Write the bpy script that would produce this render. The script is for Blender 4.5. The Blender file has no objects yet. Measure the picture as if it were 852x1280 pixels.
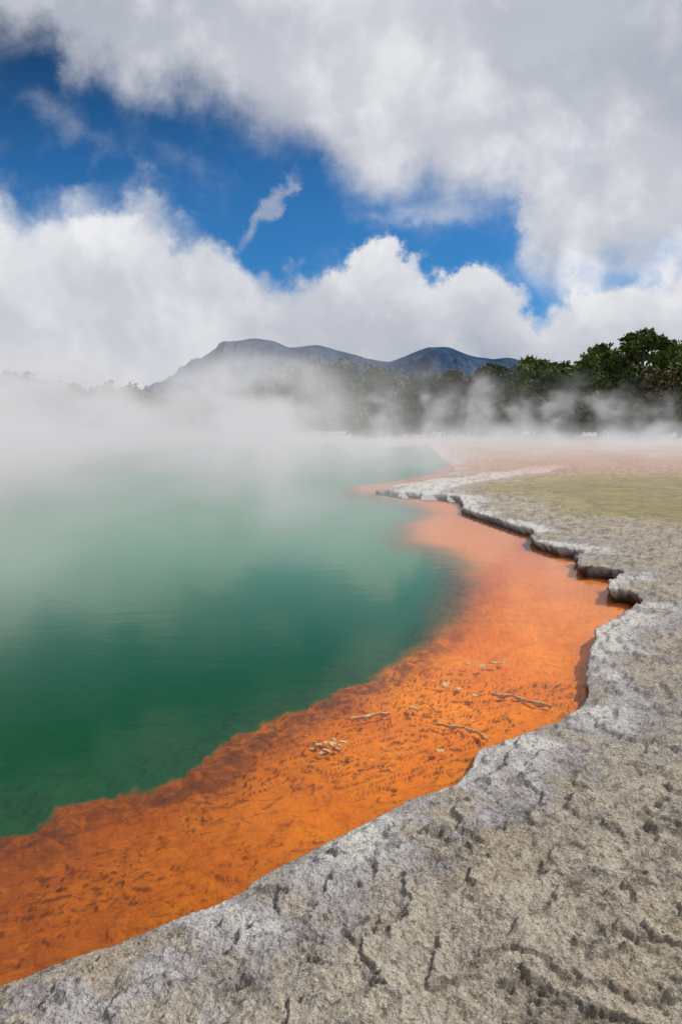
import bpy, math, random
import numpy as np
from mathutils import Vector
random.seed(7); rng=np.random.RandomState(7)
S=bpy.context.scene; COL=S.collection
S.view_settings.view_transform='Standard'; S.view_settings.look='None'; S.view_settings.exposure=0

# ------------------------------------------------------------------ camera
H=1.6; F=1280*24/36; T=math.atan(110/F)
cam=bpy.data.cameras.new('camera'); co=bpy.data.objects.new('camera',cam); COL.objects.link(co)
cam.sensor_fit='VERTICAL'; cam.sensor_height=36; cam.lens=24; cam.clip_start=.05; cam.clip_end=30000
co.location=(0,0,H); co.rotation_euler=(math.pi/2-T,0,0); S.camera=co
def ray(px,py):
    u=(px-426)/F; v=(640-py)/F
    return (u, math.cos(T)+v*math.sin(T), -math.sin(T)+v*math.cos(T))
def G(px,py,z=0.):
    d=ray(px,py); t=(z-H)/d[2]
    return (d[0]*t,d[1]*t)
def AB(px,py):
    d=ray(px,py); return (d[0]/d[1], d[2]/d[1])

# ------------------------------------------------------------------ noise
TAB=[np.random.RandomState(100+i).rand(256,256).astype(np.float32) for i in range(6)]
def vn(x,y,s=0):
    t=TAB[s%6]; x=x+s*37.3; y=y+s*91.7
    xi=np.floor(x).astype(np.int64); yi=np.floor(y).astype(np.int64)
    fx=x-xi; fy=y-yi; fx=fx*fx*(3-2*fx); fy=fy*fy*(3-2*fy)
    x0=xi&255; x1=(xi+1)&255; y0=yi&255; y1=(yi+1)&255
    a=t[x0,y0]; b=t[x1,y0]; c=t[x0,y1]; d=t[x1,y1]
    return (a*(1-fx)+b*fx)*(1-fy)+(c*(1-fx)+d*fx)*fy
def fbm(x,y,o=4,s=0,g=.5):
    r=0;a=1.;n=0
    for i in range(o):
        r=r+a*(vn(x,y,s+i)*2-1); n+=a; a*=g
        x,y=(x*.8-y*.6)*2.03,(x*.6+y*.8)*2.03
    return r/n
def fbma(x,y,o=4,s=0,g=.5):      # no rotation between octaves: keeps stretched noise stretched
    r=0;a=1.;n=0
    for i in range(o):
        r=r+a*(vn(x,y,s+i)*2-1); n+=a; a*=g; x,y=x*2.03,y*2.03
    return r/n
def sst(a,b,x):
    t=np.clip((x-a)/(b-a),0,1); return t*t*(3-2*t)

# ------------------------------------------------------------------ material helpers
def mat(name):
    m=bpy.data.materials.new(name); m.use_nodes=True
    nt=m.node_tree; nt.nodes.clear(); return m,nt
class NB:
    def __init__(s,nt): s.nt=nt
    def n(s,t,**k):
        nd=s.nt.nodes.new(t)
        for a,v in k.items(): setattr(nd,a,v)
        return nd
    def l(s,a,b): s.nt.links.new(a,b)
    def put(s,sock,v):
        if hasattr(v,'is_output') : s.l(v,sock)
        else:
            if isinstance(v,(tuple,list)) and sock.type=='RGBA' and len(v)==3: v=(*v,1)
            sock.default_value=v
    def math(s,op,a,b=0.,c=None,clamp=False):
        nd=s.n('ShaderNodeMath',operation=op,use_clamp=clamp)
        s.put(nd.inputs[0],a); s.put(nd.inputs[1],b)
        if c is not None: s.put(nd.inputs[2],c)
        return nd.outputs[0]
    def vm(s,op,a,b=(0,0,0),scale=None):
        nd=s.n('ShaderNodeVectorMath',operation=op)
        s.put(nd.inputs[0],a); s.put(nd.inputs[1],b)
        if scale is not None: s.put(nd.inputs['Scale'],scale)
        return nd.outputs['Value'] if op in('LENGTH','DISTANCE','DOT_PRODUCT') else nd.outputs[0]
    def noise(s,vec,scale,detail=4,rough=.5,dist=0.):
        nd=s.n('ShaderNodeTexNoise'); s.put(nd.inputs['Vector'],vec)
        nd.inputs['Scale'].default_value=scale; nd.inputs['Detail'].default_value=detail
        nd.inputs['Roughness'].default_value=rough; nd.inputs['Distortion'].default_value=dist
        return nd.outputs[0]
    def vor(s,vec,scale,feature='F1',detail=0.,rand=1.):
        nd=s.n('ShaderNodeTexVoronoi',feature=feature); s.put(nd.inputs['Vector'],vec)
        nd.inputs['Scale'].default_value=scale; nd.inputs['Detail'].default_value=detail
        nd.inputs['Randomness'].default_value=rand
        return nd.outputs['Distance']
    def mr(s,v,a,b,c=0.,d=1.,smooth=True):
        nd=s.n('ShaderNodeMapRange'); nd.interpolation_type='SMOOTHSTEP' if smooth else 'LINEAR'
        s.put(nd.inputs[0],v)
        for i,q in enumerate((a,b,c,d)): s.put(nd.inputs[i+1],q)
        return nd.outputs[0]
    def mix(s,f,a,b,blend='MIX'):
        nd=s.n('ShaderNodeMix',data_type='RGBA',blend_type=blend)
        s.put(nd.inputs[0],f); s.put(nd.inputs[6],a); s.put(nd.inputs[7],b)
        return nd.outputs[2]
    def attr(s,name): return s.n('ShaderNodeAttribute',attribute_name=name).outputs['Fac']
    def pos(s): return s.n('ShaderNodeNewGeometry').outputs['Position']
    def bump(s,h,strength,dist,normal=None):
        nd=s.n('ShaderNodeBump'); s.put(nd.inputs['Height'],h); nd.inputs['Strength'].default_value=strength
        nd.inputs['Distance'].default_value=dist
        if normal is not None: s.l(normal,nd.inputs['Normal'])
        return nd.outputs[0]
    def principled(s,col,rough=.9,normal=None,spec=.3):
        nd=s.n('ShaderNodeBsdfPrincipled'); s.put(nd.inputs['Base Color'],col); s.put(nd.inputs['Roughness'],rough)
        nd.inputs['Specular IOR Level'].default_value=spec
        if normal is not None: s.l(normal,nd.inputs['Normal'])
        out=s.n('ShaderNodeOutputMaterial'); s.l(nd.outputs[0],out.inputs[0]); return nd
    def curve(s,x,pts):
        nd=s.n('ShaderNodeFloatCurve'); cu=nd.mapping.curves[0]
        cu.points[0].location=pts[0]; cu.points[1].location=pts[-1]
        for q in pts[1:-1]: cu.points.new(*q)
        nd.mapping.use_clip=False; nd.mapping.update(); s.l(x,nd.inputs['Value']); return nd.outputs[0]

# ------------------------------------------------------------------ mesh helper
def mesh_np(name,V,Fq,m,attrs=None,smooth=True,parent=None):
    me=bpy.data.meshes.new(name); V=np.asarray(V,np.float32); Fq=np.asarray(Fq,np.int32)
    k=Fq.shape[1]; nf=len(Fq)
    me.vertices.add(len(V)); me.vertices.foreach_set('co',V.ravel())
    me.loops.add(nf*k); me.loops.foreach_set('vertex_index',Fq.ravel())
    me.polygons.add(nf); me.polygons.foreach_set('loop_start',np.arange(0,nf*k,k,dtype=np.int32))
    me.polygons.foreach_set('use_smooth',np.full(nf,smooth))
    for a,v in (attrs or {}).items():
        at=me.attributes.new(a,'FLOAT','POINT'); at.data.foreach_set('value',np.asarray(v,np.float32).ravel())
    me.update(calc_edges=True); me.validate()
    o=bpy.data.objects.new(name,me); COL.objects.link(o); me.materials.append(m)
    if parent: o.parent=parent
    return o
def tag(o,label=None,cat=None,group=None,kind=None):
    if label:o['label']=label
    if cat:o['category']=cat
    if group:o['group']=group
    if kind:o['kind']=kind
    return o
def empty(name,loc):
    e=bpy.data.objects.new(name,None); COL.objects.link(e); e.location=loc; e.empty_display_size=.3; return e
def grid_faces(nr,nc):
    i=np.arange(nr-1)[:,None]*nc+np.arange(nc-1)[None,:]
    i=i.ravel(); return np.stack([i,i+1,i+nc+1,i+nc],1)
def compact(V,Fq,attrs):
    used=np.zeros(len(V),bool); used[Fq.ravel()]=True
    idx=np.cumsum(used)-1
    return V[used], idx[Fq], {k:v[used] for k,v in attrs.items()}

# ------------------------------------------------------------------ shoreline polygon (world metres)
shore_px=[ # px, py, ledge height
 (-120,1275,.03),(0,1224,.03),(60,1200,.03),(110,1178,.035),(170,1160,.035),(240,1130,.04),(305,1106,.04),(328,1086,.04),(380,1056,.04),
 (450,1020,.045),(520,985,.045),(572,971,.05),(588,948,.05),(604,926,.05),(660,906,.05),(700,889,.05),(733,866,.06),(727,850,.07),
 (735,815,.08),(742,792,.08),(758,772,.085),(782,760,.09),(799,750,.09),(792,741,.095),(757,735,.095),(756,724,.095),(778,715,.095),(722,707,.095),(720,694,.095),(730,689,.095),(692,684,.09),
 (664,676,.09),(663,668,.09),(668,664,.09),(630,653,.085),(602,645,.085),(577,636,.085),(574,622,.085),(540,619,.08),(500,617,.075),(468,613,.07),(480,608,.06),
 (515,602,.05),(548,596,.04),(566,588,.03),(558,578,.03),(545,568,.03),(538,560,.03),(530,555,.03)]
P=[]; PH=[]
for w,h in (((-9,-12),.03),((-7,-1.5),.03),((-3.2,.9),.03)): P.append(w); PH.append(h)
for a,b,h in shore_px: P.append(G(a,b,h)); PH.append(h)
for w in ((0,59),(-10,61),(-30,63),(-80,67),(-300,95),(-4000,300),(-4000,6000),(4000,6000),(4000,-12)):
    P.append(w); PH.append(.04)
P=np.array(P,np.float64); PH=np.array(PH)
deep_px=[(0,1040),(50,1031),(78,1004),(130,1000),(185,985),(250,960),(285,928),(340,906),(400,882),(440,858),(500,830),(545,800),(578,770),(590,740),
 (588,705),(560,686),(515,676),(512,655),(540,642),(520,630),(440,614),(445,607),(490,602),(545,592),(555,584)]
D=[(-9,-12),(-5,.8),(-2.4,2.1)]+[G(a,b,-.05) for a,b in deep_px]+[(5.8,34),(6.3,42),(6.5,50),(5,56),(-10,60),(-80,65),(-300,90),(-4000,290),(-4000,-12)]
D=np.array(D)
olive=np.array([G(a,b,.12) for a,b in ((590,604),(690,594),(1000,588),(1200,660),(900,657),(800,651),(740,643),(700,633),(650,625),(600,615))])
white=np.array([G(a,b,.1) for a,b in ((475,612),(520,601),(600,590),(700,580),(700,586),(610,600),(560,612),(520,616))])

def sdist(x,y,Pg,vals=None):
    best=np.full(x.shape,1e18); val=np.zeros(x.shape); ins=np.zeros(x.shape,bool)
    qx=np.zeros(x.shape); qy=np.zeros(x.shape)
    n=len(Pg)
    for i in range(n):
        ax,ay=Pg[i]; bx,by=Pg[(i+1)%n]
        dx,dy=bx-ax,by-ay; L=dx*dx+dy*dy+1e-12
        t=np.clip(((x-ax)*dx+(y-ay)*dy)/L,0,1)
        ex=ax+t*dx-x; ey=ay+t*dy-y
        d=ex*ex+ey*ey
        m=d<best
        if vals is not None:
            val=np.where(m,vals[i]*(1-t)+vals[(i+1)%n]*t,val); qx=np.where(m,ex,qx); qy=np.where(m,ey,qy)
        best=np.where(m,d,best)
        if ay!=by:
            c=((ay>y)!=(by>y))&(x<(bx-ax)*(y-ay)/(by-ay)+ax); ins^=c
    s=np.sqrt(best)
    if vals is not None: return np.where(ins,s,-s),val,qx/(s+1e-9),qy/(s+1e-9)
    return np.where(ins,s,-s)

# polar grid around the viewpoint: fine near, coarse to the horizon
az=np.radians(np.linspace(-54,54,960))
d1=np.arange(1500,7,-1.9); d2=np.geomspace(6.8,.3,22)
rr=1.6*F/np.concatenate([d1,d2])
R_,A_=np.meshgrid(rr,az,indexing='ij'); nr,nc=R_.shape
X=(R_*np.sin(A_)).ravel(); Y=(R_*np.cos(A_)).ravel(); R=R_.ravel()
FQ=grid_faces(nr,nc)
amp=np.minimum(.012+.0055*R,.5)
wx=X+amp*(fbm(X*2.2,Y*2.2,4,1)+.55*fbm(X*7,Y*7,3,4)); wy=Y+amp*(fbm(X*2.2+50,Y*2.2,4,2)+.55*fbm(X*7,Y*7+30,3,5))
sd,lh,gx,gy=sdist(wx,wy,P,PH)
ol=sdist(X+1.2*fbm(X*.5,Y*.5,4,3),Y+1.2*fbm(X*.5,Y*.5,4,1),olive)
wt=sdist(X+.8*fbm(X*.5,Y*.5,4,2),Y+.8*fbm(X*.5,Y*.5,4,0),white)

# ---- bank heights
sp=np.maximum(sd,0)
near=1-sst(5,14,R)
slope=.05*(1-np.exp(-sp/.35))+.06*(1-np.exp(-sp/1.6))
wrp=.05*fbm(X*7,Y*7,3,5)
terr=(slope*46+2.9*fbm((X+wrp)*1.8,(Y-wrp)*1.8,7,2,.60))
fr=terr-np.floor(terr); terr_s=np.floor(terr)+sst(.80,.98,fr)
b1=np.abs(fbm(X*4,Y*4,5,0,.60)); b2=np.abs(fbm(X*15,Y*15,4,3,.6)); b3=fbm(X*45,Y*45,3,1,.6)
ztop=lh+slope*.5+(terr_s-terr)*.021*(.6+.4*near)+.032*b1-.009+(.019*b2+.009*b3)*near
pit=fbm(X*5+4,Y*5,6,1,.62); pm=sst(.26,.42,pit); ztop-=.016*pm*sst(.15,.5,sp)*near
ztop=np.maximum(ztop,.012)+sst(60,3000,R)*6
soft=sst(.07,.05,lh)            # low near bank slides into the water, the farther ledges overhang it
wedge=sst(0,.10,sp)
zone=.10+R*.006
f=np.clip(-sd/zone,0,1)
zlow=np.where(soft>.5, -.01+sd*8, lh-.018-(lh+.12)*f**.7)
z=np.where(sd>0, ztop*(1-soft*.8*(1-wedge)), np.maximum(-.16,zlow))
keep=(sd> -zone)
mv=np.where((sd<0)&keep,(1-soft)*(-sd)*2.2,0)
fm=keep[FQ].all(1)
V=np.stack([X+gx*mv,Y+gy*mv,z],1)
far=sst(16,24,Y-.15*X)*sst(75,60,Y)
edge=np.exp(-(sp/(.26+.02*R))**1.3)*(.26+1.1*sst(-.2,.25,fbm(X*1.6,Y*1.6,5,5)))
edge=np.maximum(edge,1.2*sst(-.3,.3,wt))
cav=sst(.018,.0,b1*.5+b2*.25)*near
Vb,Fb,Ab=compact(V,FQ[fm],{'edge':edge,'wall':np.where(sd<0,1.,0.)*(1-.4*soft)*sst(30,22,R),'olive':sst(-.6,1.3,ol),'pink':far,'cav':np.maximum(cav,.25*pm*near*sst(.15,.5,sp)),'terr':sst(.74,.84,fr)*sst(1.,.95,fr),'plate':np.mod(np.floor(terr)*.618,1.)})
m,nt=mat('sinter_rock'); b=NB(nt); p=b.pos()
n1=b.noise(p,.9,5,.6,.4); n2=b.noise(p,5,6,.7,.3); n3=b.noise(p,30,5,.75); n4=b.noise(p,2.6,6,.65,1.0); n5=b.noise(p,95,3,.75); n6=b.noise(p,14,4,.7,.4)
c=b.mix(b.mr(n1,.38,.62),(.39,.315,.225),(.36,.335,.305))
c=b.mix(b.math('MULTIPLY',b.attr('plate'),.60),c,(.52,.45,.355))
c=b.mix(b.mr(n4,.50,.60),c,(.52,.455,.355))
c=b.mix(b.math('MULTIPLY',b.mr(n2,.50,.61),.78),c,(.19,.165,.14))
c=b.mix(b.math('MULTIPLY',b.mr(n6,.52,.63),.62),c,(.60,.54,.45))
e=b.math('ADD',b.attr('edge'),b.math('MULTIPLY_ADD',n2,1.5,-.75))
c=b.mix(b.mr(e,.15,.60,0,.75),c,(.43,.42,.455))
c=b.mix(b.mr(e,.42,.84,0,.93),c,(.72,.695,.65))
c=b.mix(b.mr(n3,.53,.64,0,.74),c,(.095,.08,.065))
c=b.mix(b.mr(n5,.54,.65,0,.62),c,(.70,.65,.57))
c=b.mix(b.mr(n5,.44,.34,0,.72),c,(.07,.06,.05))
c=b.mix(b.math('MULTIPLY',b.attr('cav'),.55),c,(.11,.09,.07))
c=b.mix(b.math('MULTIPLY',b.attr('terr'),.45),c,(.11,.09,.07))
olv=b.mix(b.mr(n4,.35,.65),(.20,.155,.010),(.38,.28,.03))
c=b.mix(b.math('MULTIPLY',b.attr('olive'),b.mr(n2,.35,.6,.97,.85)),c,olv)
c=b.mix(b.math('MULTIPLY',b.attr('pink'),b.mr(n1,.3,.65,.35,.75)),c,(.52,.29,.20))  # pinkish steam haze over the orange far ground, put into its colour
c=b.mix(b.math('MULTIPLY',b.attr('wall'),.92),c,(.075,.036,.018))  # ledge faces: dark wet rock, with the undercut's shade put into the colour
hgt=b.math('ADD',b.math('MULTIPLY',n2,.8),b.math('MULTIPLY',n3,.5))
hgt=b.math('ADD',hgt,b.math('MULTIPLY',n5,.25)); hgt=b.math('ADD',hgt,b.math('MULTIPLY',n6,.55))
nb=b.bump(hgt,1.,.058)
pr=b.principled(c,b.mr(b.attr('olive'),.3,1.,.92,.25),nb,.25)
b.l(b.mr(b.attr('olive'),.3,1.,.2,.5),pr.inputs['Specular IOR Level'])
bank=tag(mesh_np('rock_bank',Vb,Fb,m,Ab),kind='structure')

# ---- pool bed
kb=sd<.12+R*.01
kb&=(R<110)
am2=amp*1.2+.045*sst(6,3,Y)
wx2=X+am2*(fbm(X*3,Y*3,5,3,.6)+.8*fbm(X*11,Y*11,4,2,.6)); wy2=Y+am2*(fbm(X*3+20,Y*3,5,0,.6)+.8*fbm(X*11,Y*11+9,4,1,.6))
dd=sdist(wx2,wy2,D)
w=.05+1.0*sst(4.0,7.0,Y)
deep=sst(-w*.55,w,dd)
far_haze=sst(3.8,10.5,R)  # distance mask: haze and water reflection are put into the bed colour
ca_,sa_=math.cos(.5),math.sin(.5); XU=X*ca_+Y*sa_; YU=-X*sa_+Y*ca_     # streaks run along the shelf
lump=fbma(XU*1.7,YU*6.5,5,2,.56)
tb=lump*5.0+.3; fb=tb-np.floor(tb); tbs=np.floor(tb)+sst(.84,.98,fb)
patch=sst(-.2,.25,fbm(X*1.3,Y*1.3,4,4))
zb=-.037-.012*sst(0,.6,-sd)-.10*sst(-.02,.5,dd)+(.009*tbs+.010*fbm(X*12,Y*20,4,3,.6))*(1-deep)*(1-far_haze*.85)
lip=np.exp(-((dd+.10)/.13)**2)*sst(7,4,Y); zb+=lip*.020*(.5+fbm(X*9,Y*9,3,5))
fm=kb[FQ].all(1)
Vp,Fp,Ap=compact(np.stack([X,Y,np.minimum(zb,-.004)],1),FQ[fm],{'deep':deep,'far_haze':far_haze,'lip':lip,'shal':np.exp(np.minimum(sd,0)/.12),'rust':sst(.8,-1.5,X)*sst(7,3.5,Y),'step':sst(.76,.88,fb)*sst(1.,.95,fb)*patch})
m,nt=mat('pool_bed_mineral'); b=NB(nt); p=b.pos()
n1=b.noise(p,1.5,5,.6,.5); n2=b.noise(p,9,6,.72,.6); n3=b.noise(b.vm('MULTIPLY',p,(20,60,20)),1.,4,.7)
st=b.noise(b.vm('MULTIPLY',p,(5,20,7)),1.4,6,.68,.5)
not_far_haze=b.math('SUBTRACT',1.,b.attr('far_haze'),clamp=True)
c=b.mix(b.mr(n1,.3,.7),(.66,.165,.001),(.80,.25,.003))
c=b.mix(b.math('MULTIPLY',b.attr('rust'),b.mr(n2,.3,.6,.70,.97)),c,(.21,.038,.002))
c=b.mix(b.math('MULTIPLY',b.mr(n2,.50,.68,0,.45),not_far_haze),c,(.36,.075,.002))
c=b.mix(b.math('MULTIPLY',b.mr(st,.57,.65,0,.75),b.math('MULTIPLY',not_far_haze,b.mr(n1,.42,.6,.08,1.))),c,(.09,.022,.003))
c=b.mix(b.math('MULTIPLY',b.math('MULTIPLY',b.attr('step'),.85),not_far_haze),c,(.06,.014,.003))
c=b.mix(b.math('MULTIPLY',b.mr(n3,.60,.72,0,.5),b.math('MULTIPLY',not_far_haze,b.mr(n2,.45,.6))),c,(.10,.024,.004))
c=b.mix(b.math('MULTIPLY',b.attr('lip'),b.mr(n2,.35,.6,.3,1.)),c,(.13,.032,.004))
c=b.mix(b.attr('far_haze'),c,b.mix(n2,(.64,.20,.02),(.52,.21,.075)))
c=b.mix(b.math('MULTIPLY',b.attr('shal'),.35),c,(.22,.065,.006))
gr=b.mix(b.attr('far_haze'),(.002,.070,.020),(.022,.20,.10))
d_=b.attr('deep')
c=b.mix(b.mr(d_,.0,.45,0,.7),c,(.13,.075,.02))
c=b.mix(b.mr(d_,.12,.85),c,gr)
nb=b.bump(b.math('ADD',n2,b.math('MULTIPLY',st,.6)),.8,.022)
b.principled(c,.8,nb,.1)
tag(mesh_np('pool_bed',Vp,Fp,m,Ap),kind='structure')

# ---- water surface
m,nt=mat('pool_water'); b=NB(nt); p=b.pos()
rip=b.noise(b.vm('MULTIPLY',p,(.8,2.2,1)),2.6,3,.55,.3)
nb=b.bump(rip,.035,.04)
fre=b.n('ShaderNodeFresnel'); fre.inputs['IOR'].default_value=1.33; b.l(nb,fre.inputs['Normal'])
gl=b.n('ShaderNodeBsdfGlossy'); gl.inputs['Roughness'].default_value=.08; gl.inputs['Color'].default_value=(.95,.95,.95,1); b.l(nb,gl.inputs['Normal'])
tr=b.n('ShaderNodeBsdfTransparent'); mx=b.n('ShaderNodeMixShader')
b.l(b.math('MULTIPLY',fre.outputs[0],.75),mx.inputs[0]); b.l(tr.outputs[0],mx.inputs[1]); b.l(gl.outputs[0],mx.inputs[2])
o=b.n('ShaderNodeOutputMaterial'); b.l(mx.outputs[0],o.inputs[0])
tag(mesh_np('pool_water',[(-110,-3,0),(25,-3,0),(25,80,0),(-110,80,0)],[(0,1,2,3)],m),kind='structure')

# ------------------------------------------------------------------ mountain ridge, hills
def ridge(name,prof,dist,depth,m,rough,nx=260,ny=70,base=-5,seed=0,jag=0.):
    px=np.array([q[0] for q in prof],float); py=np.array([q[1] for q in prof],float)
    xs=(px-426)/F*dist; hs=(530-py)/F*dist+H-base
    x=np.linspace(xs[0],xs[-1],nx)
    hh=np.interp(x,xs,hs); kn=max(5,nx//50)|1; ker=np.hanning(kn+2)[1:-1]; ker/=ker.sum(); hh=np.convolve(np.pad(hh,kn//2,'edge'),ker,'valid')
    hh=hh*(1+jag*fbm(x/depth*12,x*0+3.3,4,2))
    v=np.linspace(-1,1,ny); XX,VV=np.meshgrid(x,v,indexing='xy')
    prf=np.clip(1-np.abs(VV)**1.25,0,1)
    yy=dist+VV*depth
    nn=fbm(XX/depth*4,yy/depth*4,5,seed)
    rg=1-np.abs(fbm(XX/depth*9+3,yy/depth*2.5,5,seed+2,.55))*2
    zz=base+hh[None,:]*prf*(1+rough*(nn+.9*(rg-.7)-.25)*sst(.0,.5,np.abs(VV)))
    return tag(mesh_np(name,np.stack([XX,yy,zz],-1).reshape(-1,3),grid_faces(ny,nx),m),kind='structure'),(x,v,zz)
m,nt=mat('mountain_bush_haze'); b=NB(nt); p=b.pos()
n=b.noise(p,.008,7,.72); c=b.mix(b.mr(n,.40,.60),(.016,.043,.095),(.046,.080,.135))  # blue of the air in between is put into the slope colour
b.principled(c,1.,None,0.)
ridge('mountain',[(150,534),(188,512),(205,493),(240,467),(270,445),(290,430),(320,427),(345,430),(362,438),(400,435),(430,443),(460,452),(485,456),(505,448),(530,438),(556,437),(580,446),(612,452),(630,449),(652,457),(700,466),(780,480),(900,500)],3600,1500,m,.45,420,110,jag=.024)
mh,nt=mat('hill_scrub'); b=NB(nt); p=b.pos()
c=b.mix(b.noise(p,.2,5),(.02,.032,.014),(.045,.06,.025)); b.principled(c,1.,None,0.)
h1,g1=ridge('hill',[(-700,520),(-400,494),(-150,484),(0,480),(40,478),(100,490),(150,490),(200,503),(260,514),(330,524)],260,90,mh,.15,base=-1)
h2,g2=ridge('hill',[(270,520),(320,500),(360,478),(400,468),(440,467),(470,477),(510,488),(560,494),(640,500),(740,505),(900,510)],210,70,mh,.15,base=-1,seed=1)

# ------------------------------------------------------------------ foliage
def leaf_mat(name,a,b_,c_):
    m,nt=mat(name); b=NB(nt)
    rp=b.n('ShaderNodeNewGeometry').outputs['Random Per Island']
    oc=b.n('ShaderNodeTexCoord').outputs['Object']
    c=b.mix(b.mr(b.noise(oc,.9,2),.35,.65),a,b_); c=b.mix(b.math('MULTIPLY',rp,.6),c,c_)
    b.principled(c,.7,None,.2)
    return m
ML=[leaf_mat('leaf_dark_green',(.022,.044,.009),(.055,.090,.016),(.11,.14,.026)),
    leaf_mat('leaf_green',(.040,.080,.012),(.10,.15,.022),(.17,.20,.035)),
    leaf_mat('leaf_brown_green',(.040,.040,.014),(.080,.075,.026),(.13,.11,.04))]
MT,nt=mat('tree_bark'); b=NB(nt); p=b.pos()
b.principled(b.mix(b.noise(p,3,3),(.09,.065,.045),(.22,.17,.12)),.95)
def tube(V,Fc,pts,rads,n=7):
    base=len(V)
    for i,(p,r) in enumerate(zip(pts,rads)):
        p=Vector(p); q=Vector(pts[min(i+1,len(pts)-1)])-Vector(pts[max(i-1,0)]); q.normalize()
        u=q.orthogonal().normalized(); w_=q.cross(u)
        for k in range(n):
            a=2*math.pi*k/n; V.append(tuple(p+(u*math.cos(a)+w_*math.sin(a))*r))
    for i in range(len(pts)-1):
        for k in range(n):
            a=base+i*n+k; b_=base+i*n+(k+1)%n; Fc.append((a,b_,b_+n,a+n))
def leaves(lobes,per,size,rs):
    cs=[]
    for (c,r) in lobes:
        n=int(per*max(r[0],.3)**1.7)
        d=rs.normal(size=(n,3)); d/=np.linalg.norm(d,axis=1)[:,None]
        q=rs.rand(n)**.4; lump=1+.35*np.sin(d[:,0]*5+c[0]*3)*np.sin(d[:,1]*6+c[1])+.2*np.sin(d[:,2]*9)
        cs.append(np.array(c)+d*q[:,None]*lump[:,None]*np.array(r))
    C=np.concatenate(cs); n=len(C)
    u=rs.normal(size=(n,3)); u/=np.linalg.norm(u,axis=1)[:,None]
    v=np.cross(u,rs.normal(size=(n,3))); v/=np.linalg.norm(v,axis=1)[:,None]
    s=size*(.5+rs.rand(n))[:,None]
    V=np.stack([C-u*s,C+v*s*.6,C+u*s,C-v*s*.6],1).reshape(-1,3)
    return V,np.arange(n*4).reshape(-1,4)
def tree(name,label,cat,group,px,base_py,top_py,wpx,dist,leaf,seed,kind='round',per=440):
    rs=np.random.RandomState(seed)
    x=(px-426)/F*dist; zt=(530-top_py)/F*dist+H; z0=.12; h=zt-z0; W=wpx/F*dist/2
    e=empty(name,(x,dist,z0)); tag(e,label,cat,group)
    V=[];Fc=[]; lobes=[]
    lean=rs.uniform(-.06,.06)*h
    tube(V,Fc,[(0,0,-.3),(lean*.3,0,h*.3),(lean*.7,.1,h*.6),(lean,.0,h*.9)],[h*.028,h*.022,h*.014,h*.004])
    nl=15 if kind!='shrub' else 7
    for i in range(nl):
        f=(i+.5)/nl; a=i*2.4+rs.uniform(-.5,.5)
        if kind=='round':   zz=h*(.18+.74*f); rad=W*(.85*math.sin(math.pi*min(1,.25+.68*f))**.7)*rs.uniform(.45,.95); lr=W*rs.uniform(.26,.42)
        elif kind=='tiered': zz=h*(.20+.74*f); rad=W*(1.0-.60*f)*rs.uniform(.5,1.); lr=W*rs.uniform(.26,.40)*(1.15-.5*f)
        elif kind=='flat':  zz=h*(.35+.58*f**.7); rad=W*rs.uniform(.3,.85); lr=W*rs.uniform(.24,.40)
        else:               zz=h*(.2+.6*f); rad=W*rs.uniform(.1,.75)*(1.1-.5*f); lr=W*rs.uniform(.35,.55)
        cx,cy=rad*math.cos(a),rad*math.sin(a)
        lz=lr*(.50 if kind in('tiered','flat') else .75)
        zz=min(zz,h-lz*.8)
        lobes.append(((cx,cy,zz),(lr,lr,lz)))
        tube(V,Fc,[(lean*zz/h*.8,0,zz*.72),(cx*.55,cy*.55,zz*.90),(cx,cy,zz)],[h*.010,h*.007,h*.003],5)
    lobes.append(((lean,0,h*.93-W*.1),(W*.25,W*.25,W*.22)))
    mesh_np('trunk',V,Fc,MT,parent=e)
    LV,LF=leaves(lobes,per,dist*.0034,rs)
    mesh_np('crown',LV,LF,leaf,smooth=False,parent=e)
    return e
TR=[ # px,top,width,dist,leaf,kind,label
 (795,415,120,74,0,'tiered','tallest dark tree at the right with a layered crown rising above its neighbours'),
 (846,432,96,78,1,'round','green rounded tree cut by the right edge of the picture'),
 (748,436,90,80,1,'round','rounded green tree just left of the tallest tree'),
 (700,456,78,86,0,'round','dark tree between the two lower crowns left of the tall tree'),
 (662,452,80,92,1,'round','rounded green tree standing third to the left of the tallest tree'),
 (616,460,76,96,0,'round','dark steam veiled tree right of the gap below the far mountain peak'),
 (570,468,72,100,2,'round','brownish tree half lost in steam under the right mountain peak'),
 (526,474,66,104,0,'flat','dark flat tree in steam below the saddle of the mountain'),
 (441,480,52,66,1,'round','bright green bushy tree standing alone left of centre tree line'),
 (474,466,60,100,0,'round','dark tree directly behind the lone bushy green tree'),
 (420,458,62,120,0,'flat','green tree on the low rise below the mountain'),
 (378,470,58,136,0,'round','leftmost dark tree on the low rise below the mountain'),
 (815,462,70,66,2,'round','brownish tree with open crown below the tallest tree'),
]
for i,(px,top,wd,ds,lf,kd,lb) in enumerate(TR):
    tree('tree',lb,'tree','trees along the far shore',px,545,top,wd,ds,ML[lf],20+i,kd)
SH=[(852,495,64,65,2),(790,500,60,65,0),(745,494,64,66,0),(705,498,58,68,2),(668,494,60,72,0),(630,498,60,74,2),(590,500,58,76,0),(552,502,58,78,2),(512,502,58,80,0),(478,502,54,74,2),(450,508,48,68,0)]
ordn=['first','second','third','fourth','fifth','sixth','seventh','eighth','ninth','tenth','eleventh']
for i,(px,top,wd,ds,lf) in enumerate(SH):
    tree('shrub','low dark shrub at the foot of the far trees, %s from the right'%ordn[i],'shrub','shrubs at the foot of the far trees',px,545,top,wd,ds,ML[lf],60+i,'shrub',400)
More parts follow.
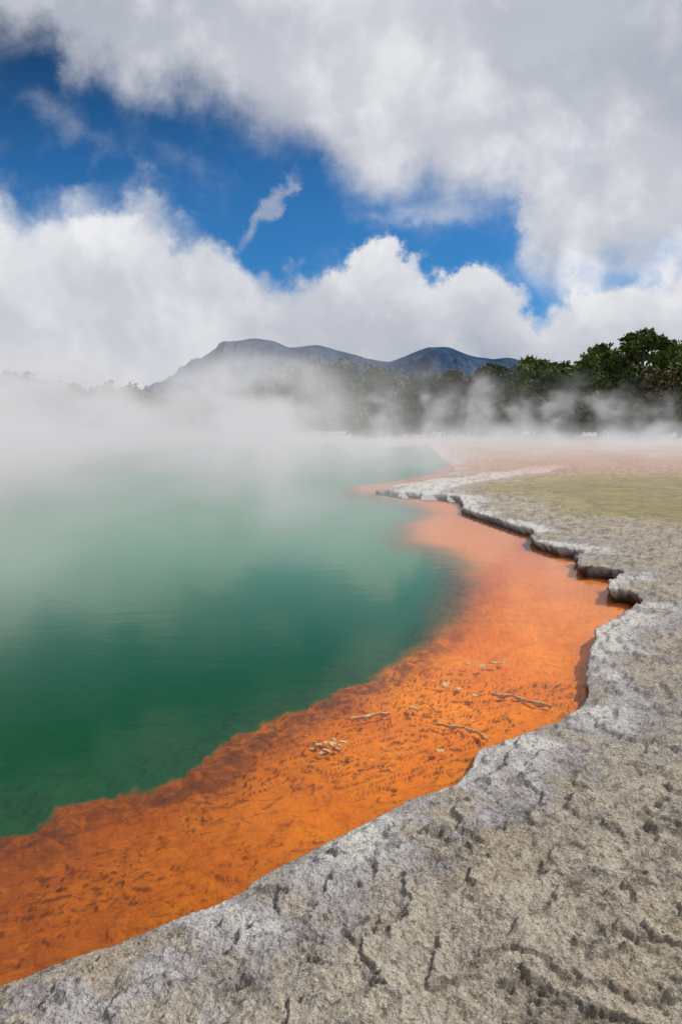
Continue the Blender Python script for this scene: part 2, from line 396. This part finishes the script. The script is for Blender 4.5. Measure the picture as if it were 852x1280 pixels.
def wood(name,label,g,n,leaf,seed,dist,size):
    rs=np.random.RandomState(seed); x,v,zz=g; lob=[]
    while len(lob)<n:
        i=rs.randint(len(x)); j=rs.randint(len(v)//8,len(v)*5//8)
        r=rs.uniform(1.5,4.2)
        lob.append(((x[i]+rs.uniform(-2,2),dist[0]+v[j]*dist[1],zz[j,i]+r*.15),(r,r,r*rs.uniform(.7,1.2))))
    V,Fq=leaves(lob,12,size,rs)
    tag(mesh_np(name,V,Fq,leaf,smooth=False),label,'woodland',None,'stuff')
wood('woodland','misty dark wood covering the hill at the left behind the steam',g1,420,ML[0],3,(260,90),.9)
wood('woodland','green wood covering the low rise in front of the mountain',g2,440,ML[0],4,(210,70),.8)

# ------------------------------------------------------------------ stones and crust ridges on the orange shelf
m_st,nt=mat('pale_crust'); b=NB(nt); p=b.pos()
n=b.noise(p,40,5,.7); c=b.mix(b.mr(n,.4,.65),(.60,.46,.26),(.36,.20,.06)); b.principled(c,.85,b.bump(n,.6,.01))
def stone(px,py,r,label,group,seed,flat=.24,name='stone'):
    import bmesh
    r*=.92
    rs=random.Random(seed); bm=bmesh.new(); bmesh.ops.create_icosphere(bm,subdivisions=3,radius=1)
    a,c_,d_=rs.uniform(.8,1.9),rs.uniform(.5,1.1),flat
    ph=[rs.uniform(0,6) for _ in range(6)]
    for v in bm.verts:
        q=v.co; k=1+.34*math.sin(3*q.x+ph[0])*math.sin(3*q.y+ph[1])+.20*math.sin(6*q.y+ph[2]+2*q.z)+.12*math.sin(11*q.x+ph[3])*math.sin(9*q.z+ph[4])
        v.co=Vector((q.x*k*a*r,q.y*k*c_*r,max(-1,min(.6,q.z))*k*d_*r*1.3))
    me=bpy.data.meshes.new(name); bm.to_mesh(me); bm.free(); me.materials.append(m_st)
    for f in me.polygons: f.use_smooth=False
    o=bpy.data.objects.new(name,me); COL.objects.link(o); x,y=G(px,py); o.location=(x,y,-.004); o.rotation_euler=(rs.uniform(-.15,.15),rs.uniform(-.15,.15),rs.uniform(-.8,.8))
    return tag(o,label,'stone',group)
for i,(px,py,r) in enumerate([(389,935,.017),(398,930,.021),(408,937,.017),(415,929,.022),(422,935,.016),(429,926,.017),(436,930,.012),(401,940,.012),(417,923,.013),(392,926,.011),(407,927,.014),(426,931,.012)]):
    stone(px,py,r,'small pale stone in the loose cluster on the near orange shelf','pale stones clustered on the near orange shelf',200+i)
for i,(px,py,r,lb) in enumerate([(517,884,.024,'single pale stone between the short and the curved crust ridge'),(549,937,.018,'dark lone pebble on the shelf in front of the curved crust ridge'),
    (556,855,.023,'pale stone on the orange shelf, left of a pair of stones'),(573,860,.022,'smaller stone right beside the pale stone on the orange shelf'),
    (593,868,.025,'pale stone at the left tip of the long crust ridge'),(586,829,.020,'leftmost stone of the farthest row on the shelf'),(602,832,.023,'middle stone of the farthest row on the shelf'),
    (617,828,.026,'large stone of the farthest row on the shelf'),(630,826,.020,'rightmost stone of the farthest row on the shelf'),(541,850,.017,'tiny stone furthest left of the mid shelf stones')]):
    stone(px,py,r,lb,'scattered stones on the orange shelf',300+i)
def crust(pxs,r,label,seed):
    rs=random.Random(seed); V=[];Fc=[]
    c0=Vector((*G(*pxs[len(pxs)//2]),0)); pts=[]; rad=[]
    for i in range(len(pxs)-1):
        for k in range(10):
            t=k/10; q=G(pxs[i][0]*(1-t)+pxs[i+1][0]*t,pxs[i][1]*(1-t)+pxs[i+1][1]*t)
            pts.append((q[0]-c0.x,q[1]-c0.y+.008*math.sin(i*5+k*.5+seed)+rs.uniform(-.003,.003),0)); rad.append(r*(.75+.3*math.sin(k*.9+i+seed))*rs.uniform(.8,1.1))
    rad[0]=rad[-1]=.003
    tube(V,Fc,pts,rad,9)
    V=[(a,c_,z*(.6 if z>0 else 4.)) for a,c_,z in V]
    o=mesh_np('crust_ridge',V,Fc,m_st); o.location=(c0.x,c0.y,.0); tag(o,label,'crust ridge','crust ridges on the orange shelf')
crust([(438,898),(462,893),(490,890)],.0075,'short pale crust ridge left of the curved one on the orange shelf',1)
crust([(545,904),(575,908),(596,914),(610,925)],.006,'curved brown crust ridge running into the near rock bank',2)
crust([(613,866),(640,869),(662,876),(692,882)],.0085,'long pale crust ridge nearest the right rock ledge',3)

# ------------------------------------------------------------------ steam: a density grid over the pool
m,nt=mat('steam_vapour'); b=NB(nt)
den=b.attr('density')
pv=b.n('ShaderNodeVolumePrincipled'); b.l(den,pv.inputs['Density']); pv.inputs['Density Attribute'].default_value=''
pv.inputs['Color'].default_value=(.98,.975,.985,1); pv.inputs['Anisotropy'].default_value=.1
pv.inputs['Emission Color'].default_value=(.84,.84,.86,1); b.l(b.math('MULTIPLY',den,.18),pv.inputs['Emission Strength'])  # added emission stands in for light scattered repeatedly inside the steam
o=b.n('ShaderNodeOutputMaterial'); b.l(pv.outputs[0],o.inputs['Volume'])
m.cycles.volume_step_rate=7.
gt=bpy.data.node_groups.new('steam_grid','GeometryNodeTree')
gt.interface.new_socket('Geometry',in_out='INPUT',socket_type='NodeSocketGeometry'); gt.interface.new_socket('Geometry',in_out='OUTPUT',socket_type='NodeSocketGeometry')
b=NB(gt); p=b.n('GeometryNodeInputPosition').outputs[0]
sx=b.n('ShaderNodeSeparateXYZ'); b.l(p,sx.inputs[0]); x_,y_,z_=sx.outputs
nA=b.noise(b.vm('MULTIPLY',p,(.13,.05,.20)),1.,5,.62,.8)
nBn=b.n('ShaderNodeTexNoise'); b.l(b.vm('MULTIPLY',p,(.40,.16,.42)),nBn.inputs['Vector']); nBn.inputs['Scale'].default_value=1.; nBn.inputs['Detail'].default_value=5; nBn.inputs['Roughness'].default_value=.64; nBn.inputs['Distortion'].default_value=.9
nB_=nBn.outputs[0]
xs=b.math('SUBTRACT',x_,b.math('MULTIPLY',y_,.05))
left=b.mr(xs,-10.,2.,1.,.11)
nr_=b.math('ADD',b.mr(y_,3.,7.5,0.,.75),b.mr(y_,8.,22.,0.,.25))
nr_=b.math('MULTIPLY',nr_,b.mr(b.math('SUBTRACT',y_,b.math('MULTIPLY',x_,1.2)),-1.,9.,.0,1.))
near_l=b.math('MULTIPLY',b.mr(y_,26.,14.),b.mr(xs,4.,-1.))          # the near water keeps its veil up to the shelf
left=b.math('MAXIMUM',left,b.math('MULTIPLY',near_l,.9))
top=b.math('ADD',b.math('MULTIPLY',nA,18.),b.math('MULTIPLY_ADD',b.mr(xs,-4.,4.,0.,1.),-2.,-7.4))
top=b.math('ADD',top,b.mr(xs,-26.,-14.,2.4,0.))
top=b.math('MULTIPLY',top,b.mr(y_,4.,24.,.8,1.))
hf=b.mr(b.math('SUBTRACT',top,z_),-1.8,2.2,0.,1.)
wn_=b.math('MULTIPLY_ADD',nB_,.6,b.math('MULTIPLY',nA,.4))
wisp=b.mr(wn_,.42,.60,.06,1.)
den=b.math('MULTIPLY',b.math('MULTIPLY',left,nr_),b.math('MULTIPLY',hf,wisp))
den=b.math('MULTIPLY',den,.25)
mist=b.math('MULTIPLY',b.math('MULTIPLY',b.mr(y_,14.,30.,0.,1.),b.mr(z_,.2,b.mr(nA,.38,.60,.9,2.4),1.,0.)),b.mr(wn_,.41,.60,.004,.10))
den=b.math('MAXIMUM',den,b.math('MULTIPLY',mist,b.mr(x_,-16.,-7.)))
# rising plumes (x, y, top height, radius, strength)
wp=b.vm('ADD',p,b.vm('SCALE',b.vm('SUBTRACT',nBn.outputs['Color'],(.5,.5,.5)),scale=7.5))
ws=b.n('ShaderNodeSeparateXYZ'); b.l(wp,ws.inputs[0])
PL=[]
for px,topy,y,r,s in [(-20,432,48,3.6,.34),(60,432,50,3.6,.36),(125,448,52,2.6,.30),(185,476,46,1.6,.20),(250,474,44,1.5,.20),(300,452,48,1.6,.30),(350,474,40,1.0,.20),(398,472,52,.9,.16),(490,492,54,1.0,.28),
                      (548,474,55,1.0,.34),(603,468,56,1.1,.36),(655,484,56,.9,.30),(700,474,54,1.0,.36),(760,488,57,1.2,.32),(822,496,56,1.2,.30),(560,566,24,1.3,.08),(250,600,15,1.2,.12),(120,640,11,1.0,.12),(400,600,16,1.2,.10)]:
    PL.append(((px-426)/F*y,y,H+(530-topy)/F*y,r,s))
pl=None
for (xc,yc,ht,r,s) in PL:
    cx=b.math('SUBTRACT',ws.outputs[0],b.math('MULTIPLY_ADD',ws.outputs[2],.25,xc-.25*ht*.6))
    rz=b.math('MULTIPLY_ADD',z_,.16,r*.75)
    q=b.math('DIVIDE',cx,rz); q=b.math('MULTIPLY',q,q)
    qy=b.math('MULTIPLY',b.math('SUBTRACT',ws.outputs[1],yc),1/(r*1.5)); q=b.math('ADD',q,b.math('MULTIPLY',qy,qy))
    v=b.math('MULTIPLY',b.mr(q,0.,2.2,s,0.),b.mr(ws.outputs[2],ht*.35,ht*1.12,1.,0.))
    pl=v if pl is None else b.math('MAXIMUM',pl,v)
den=b.math('ADD',den,b.math('MULTIPLY',pl,b.mr(nB_,.38,.60,.05,1.)))
vc=b.n('GeometryNodeVolumeCube'); b.l(den,vc.inputs['Density'])
vc.inputs['Min'].default_value=(-62,2.6,.012); vc.inputs['Max'].default_value=(40,63,9)
vc.inputs['Resolution X'].default_value=260; vc.inputs['Resolution Y'].default_value=90; vc.inputs['Resolution Z'].default_value=30
sm=b.n('GeometryNodeSetMaterial'); sm.inputs['Material'].default_value=m
b.l(vc.outputs[0],sm.inputs[0]); go=b.n('NodeGroupOutput'); b.l(sm.outputs[0],go.inputs[0])
me=bpy.data.meshes.new('steam'); me.materials.append(m); st=bpy.data.objects.new('steam',me); COL.objects.link(st)
md=st.modifiers.new('steam','NODES'); md.node_group=gt
tag(st,'white steam drifting low over the hot pool toward the far trees','steam',None,'stuff')

# ------------------------------------------------------------------ sky and sun
SAZ,SEL=math.radians(78),math.radians(48)
w=bpy.data.worlds.new('World'); S.world=w; w.use_nodes=True; nt=w.node_tree; nt.nodes.clear(); b=NB(nt)
sky=b.n('ShaderNodeTexSky',sky_type='NISHITA'); sky.sun_disc=False; sky.sun_elevation=SEL; sky.sun_rotation=SAZ; sky.ozone_density=3; sky.air_density=.9; sky.dust_density=.3
gt=nt.nodes.new('ShaderNodeTexCoord').outputs['Generated']
sp_=b.n('ShaderNodeSeparateXYZ'); b.l(gt,sp_.inputs[0])
yy=b.math('MAXIMUM',b.math('ABSOLUTE',sp_.outputs[1]),.12)
bb=b.math('DIVIDE',sp_.outputs[2],yy)
cb=b.n('ShaderNodeCombineXYZ'); b.l(b.math('DIVIDE',sp_.outputs[0],yy),cb.inputs[0]); b.l(bb,cb.inputs[1])
uv=cb.outputs[0]
low_px=[(-90,225),(0,226),(60,246),(110,236),(150,226),(200,250),(250,282),(290,312),(340,328),(380,334),(410,314),(440,302),(480,280),(510,300),(545,314),(600,312),(640,340),(680,374),(740,358),(860,330)]
up_px=[(-90,40),(0,44),(60,60),(90,100),(130,104),(160,124),(200,118),(240,124),(280,142),(330,162),(380,176),(410,210),(440,234),(500,240),(560,248),(610,246),(640,252),(660,305),(700,350),(740,364),(860,350)]
def cpts(L): return [((AB(x,y)[0]+.65)/1.3, AB(x,y)[1]) for x,y in L]
wn=b.n('ShaderNodeTexNoise'); b.l(uv,wn.inputs['Vector']); wn.inputs['Scale'].default_value=7; wn.inputs['Detail'].default_value=7; wn.inputs['Roughness'].default_value=.66
wv=b.vm('ADD',uv,b.vm('SCALE',b.vm('SUBTRACT',wn.outputs['Color'],(.5,.5,.5)),scale=.14))
ws=b.n('ShaderNodeSeparateXYZ'); b.l(wv,ws.inputs[0])
ca=b.math('MULTIPLY_ADD',ws.outputs[0],1/1.3,.5,clamp=True)
vb=b.vor(wv,13,'SMOOTH_F1',1.)
slo=b.math('ADD',b.math('SUBTRACT',ws.outputs[1],b.curve(ca,cpts(low_px))),b.math('MULTIPLY_ADD',vb,.09,-.038))
slo2=b.math('MULTIPLY',slo,b.mr(ca,.34,.50,.36,1.))
sup=b.math('SUBTRACT',b.curve(ca,cpts(up_px)),ws.outputs[1])
B=b.math('MULTIPLY',b.mr(slo2,-.026,.024),b.mr(sup,-.100,.062))
# wisps floating in the blue gap: a thin slanting streak and a faint veil
for (px,py,rx,ry,tilt,am) in ((330,268,44,9,.80,.62),(130,165,100,24,-.25,.34),(520,268,70,10,.1,.2)):
    a_,c_=AB(px,py); ct,sn=math.cos(tilt),math.sin(tilt)
    rel=b.vm('SUBTRACT',wv,(a_,c_,0))
    du=b.math('MULTIPLY',b.vm('DOT_PRODUCT',rel,(ct,sn,0)),F/rx); dv=b.math('MULTIPLY',b.vm('DOT_PRODUCT',rel,(-sn,ct,0)),F/ry)
    dq=b.math('SQRT',b.math('ADD',b.math('MULTIPLY',du,du),b.math('MULTIPLY',dv,dv)))
    B=b.math('SUBTRACT',B,b.mr(dq,0.,1.8,am,0.),clamp=True)
na=b.noise(uv,3.6,7,.6,.2); na2=b.noise(b.vm('ADD',uv,(.03,.045,0)),3.6,4,.6,.2)
dn=b.math('ADD',b.math('MULTIPLY_ADD',na,1.6,-.30),b.math('MULTIPLY_ADD',B,-.90,.44))
alpha=b.mr(dn,.02,.86)
lit=b.mr(b.math('ADD',b.math('SUBTRACT',na,na2),b.math('MULTIPLY',b.math('SUBTRACT',.42,vb),.26)),-.15,.15)
big=b.mr(b.noise(b.vm('MULTIPLY',uv,(1.,1.5,1.)),1.9,2,.5),.32,.58)
crest=b.math('MULTIPLY',b.mr(slo,-.12,-.01),b.mr(slo,.06,.02))
sh=b.math('ADD',b.math('MULTIPLY',lit,.44),b.math('MULTIPLY',big,.42)); sh=b.math('ADD',sh,b.math('MULTIPLY',crest,.33),clamp=True)
ccol=b.mix(sh,(.43,.465,.555),(.94,.945,.97))
ccol=b.mix(b.mr(bb,.02,.14,.4,0.),ccol,(.60,.62,.67))
skc=b.mix(1.,sky.outputs[0],(.21,.64,.96,1),'MULTIPLY')
skc=b.mix(b.mr(bb,.26,.64,0.,.72),skc,(0,0,0))
bgS=b.n('ShaderNodeBackground'); b.l(skc,bgS.inputs[0]); bgS.inputs[1].default_value=.105
bgC=b.n('ShaderNodeBackground'); b.l(ccol,bgC.inputs[0]); bgC.inputs[1].default_value=.90
mx=b.n('ShaderNodeMixShader'); b.l(alpha,mx.inputs[0]); b.l(bgS.outputs[0],mx.inputs[1]); b.l(bgC.outputs[0],mx.inputs[2])
o=b.n('ShaderNodeOutputWorld'); b.l(mx.outputs[0],o.inputs[0])
sl=bpy.data.lights.new('sun','SUN'); sl.energy=3.7; sl.angle=math.radians(.5); sl.color=(1,.95,.88)
so=bpy.data.objects.new('sun',sl); COL.objects.link(so)
so.rotation_euler=Vector((math.sin(SAZ)*math.cos(SEL),math.cos(SAZ)*math.cos(SEL),math.sin(SEL))).to_track_quat('Z','Y').to_euler()
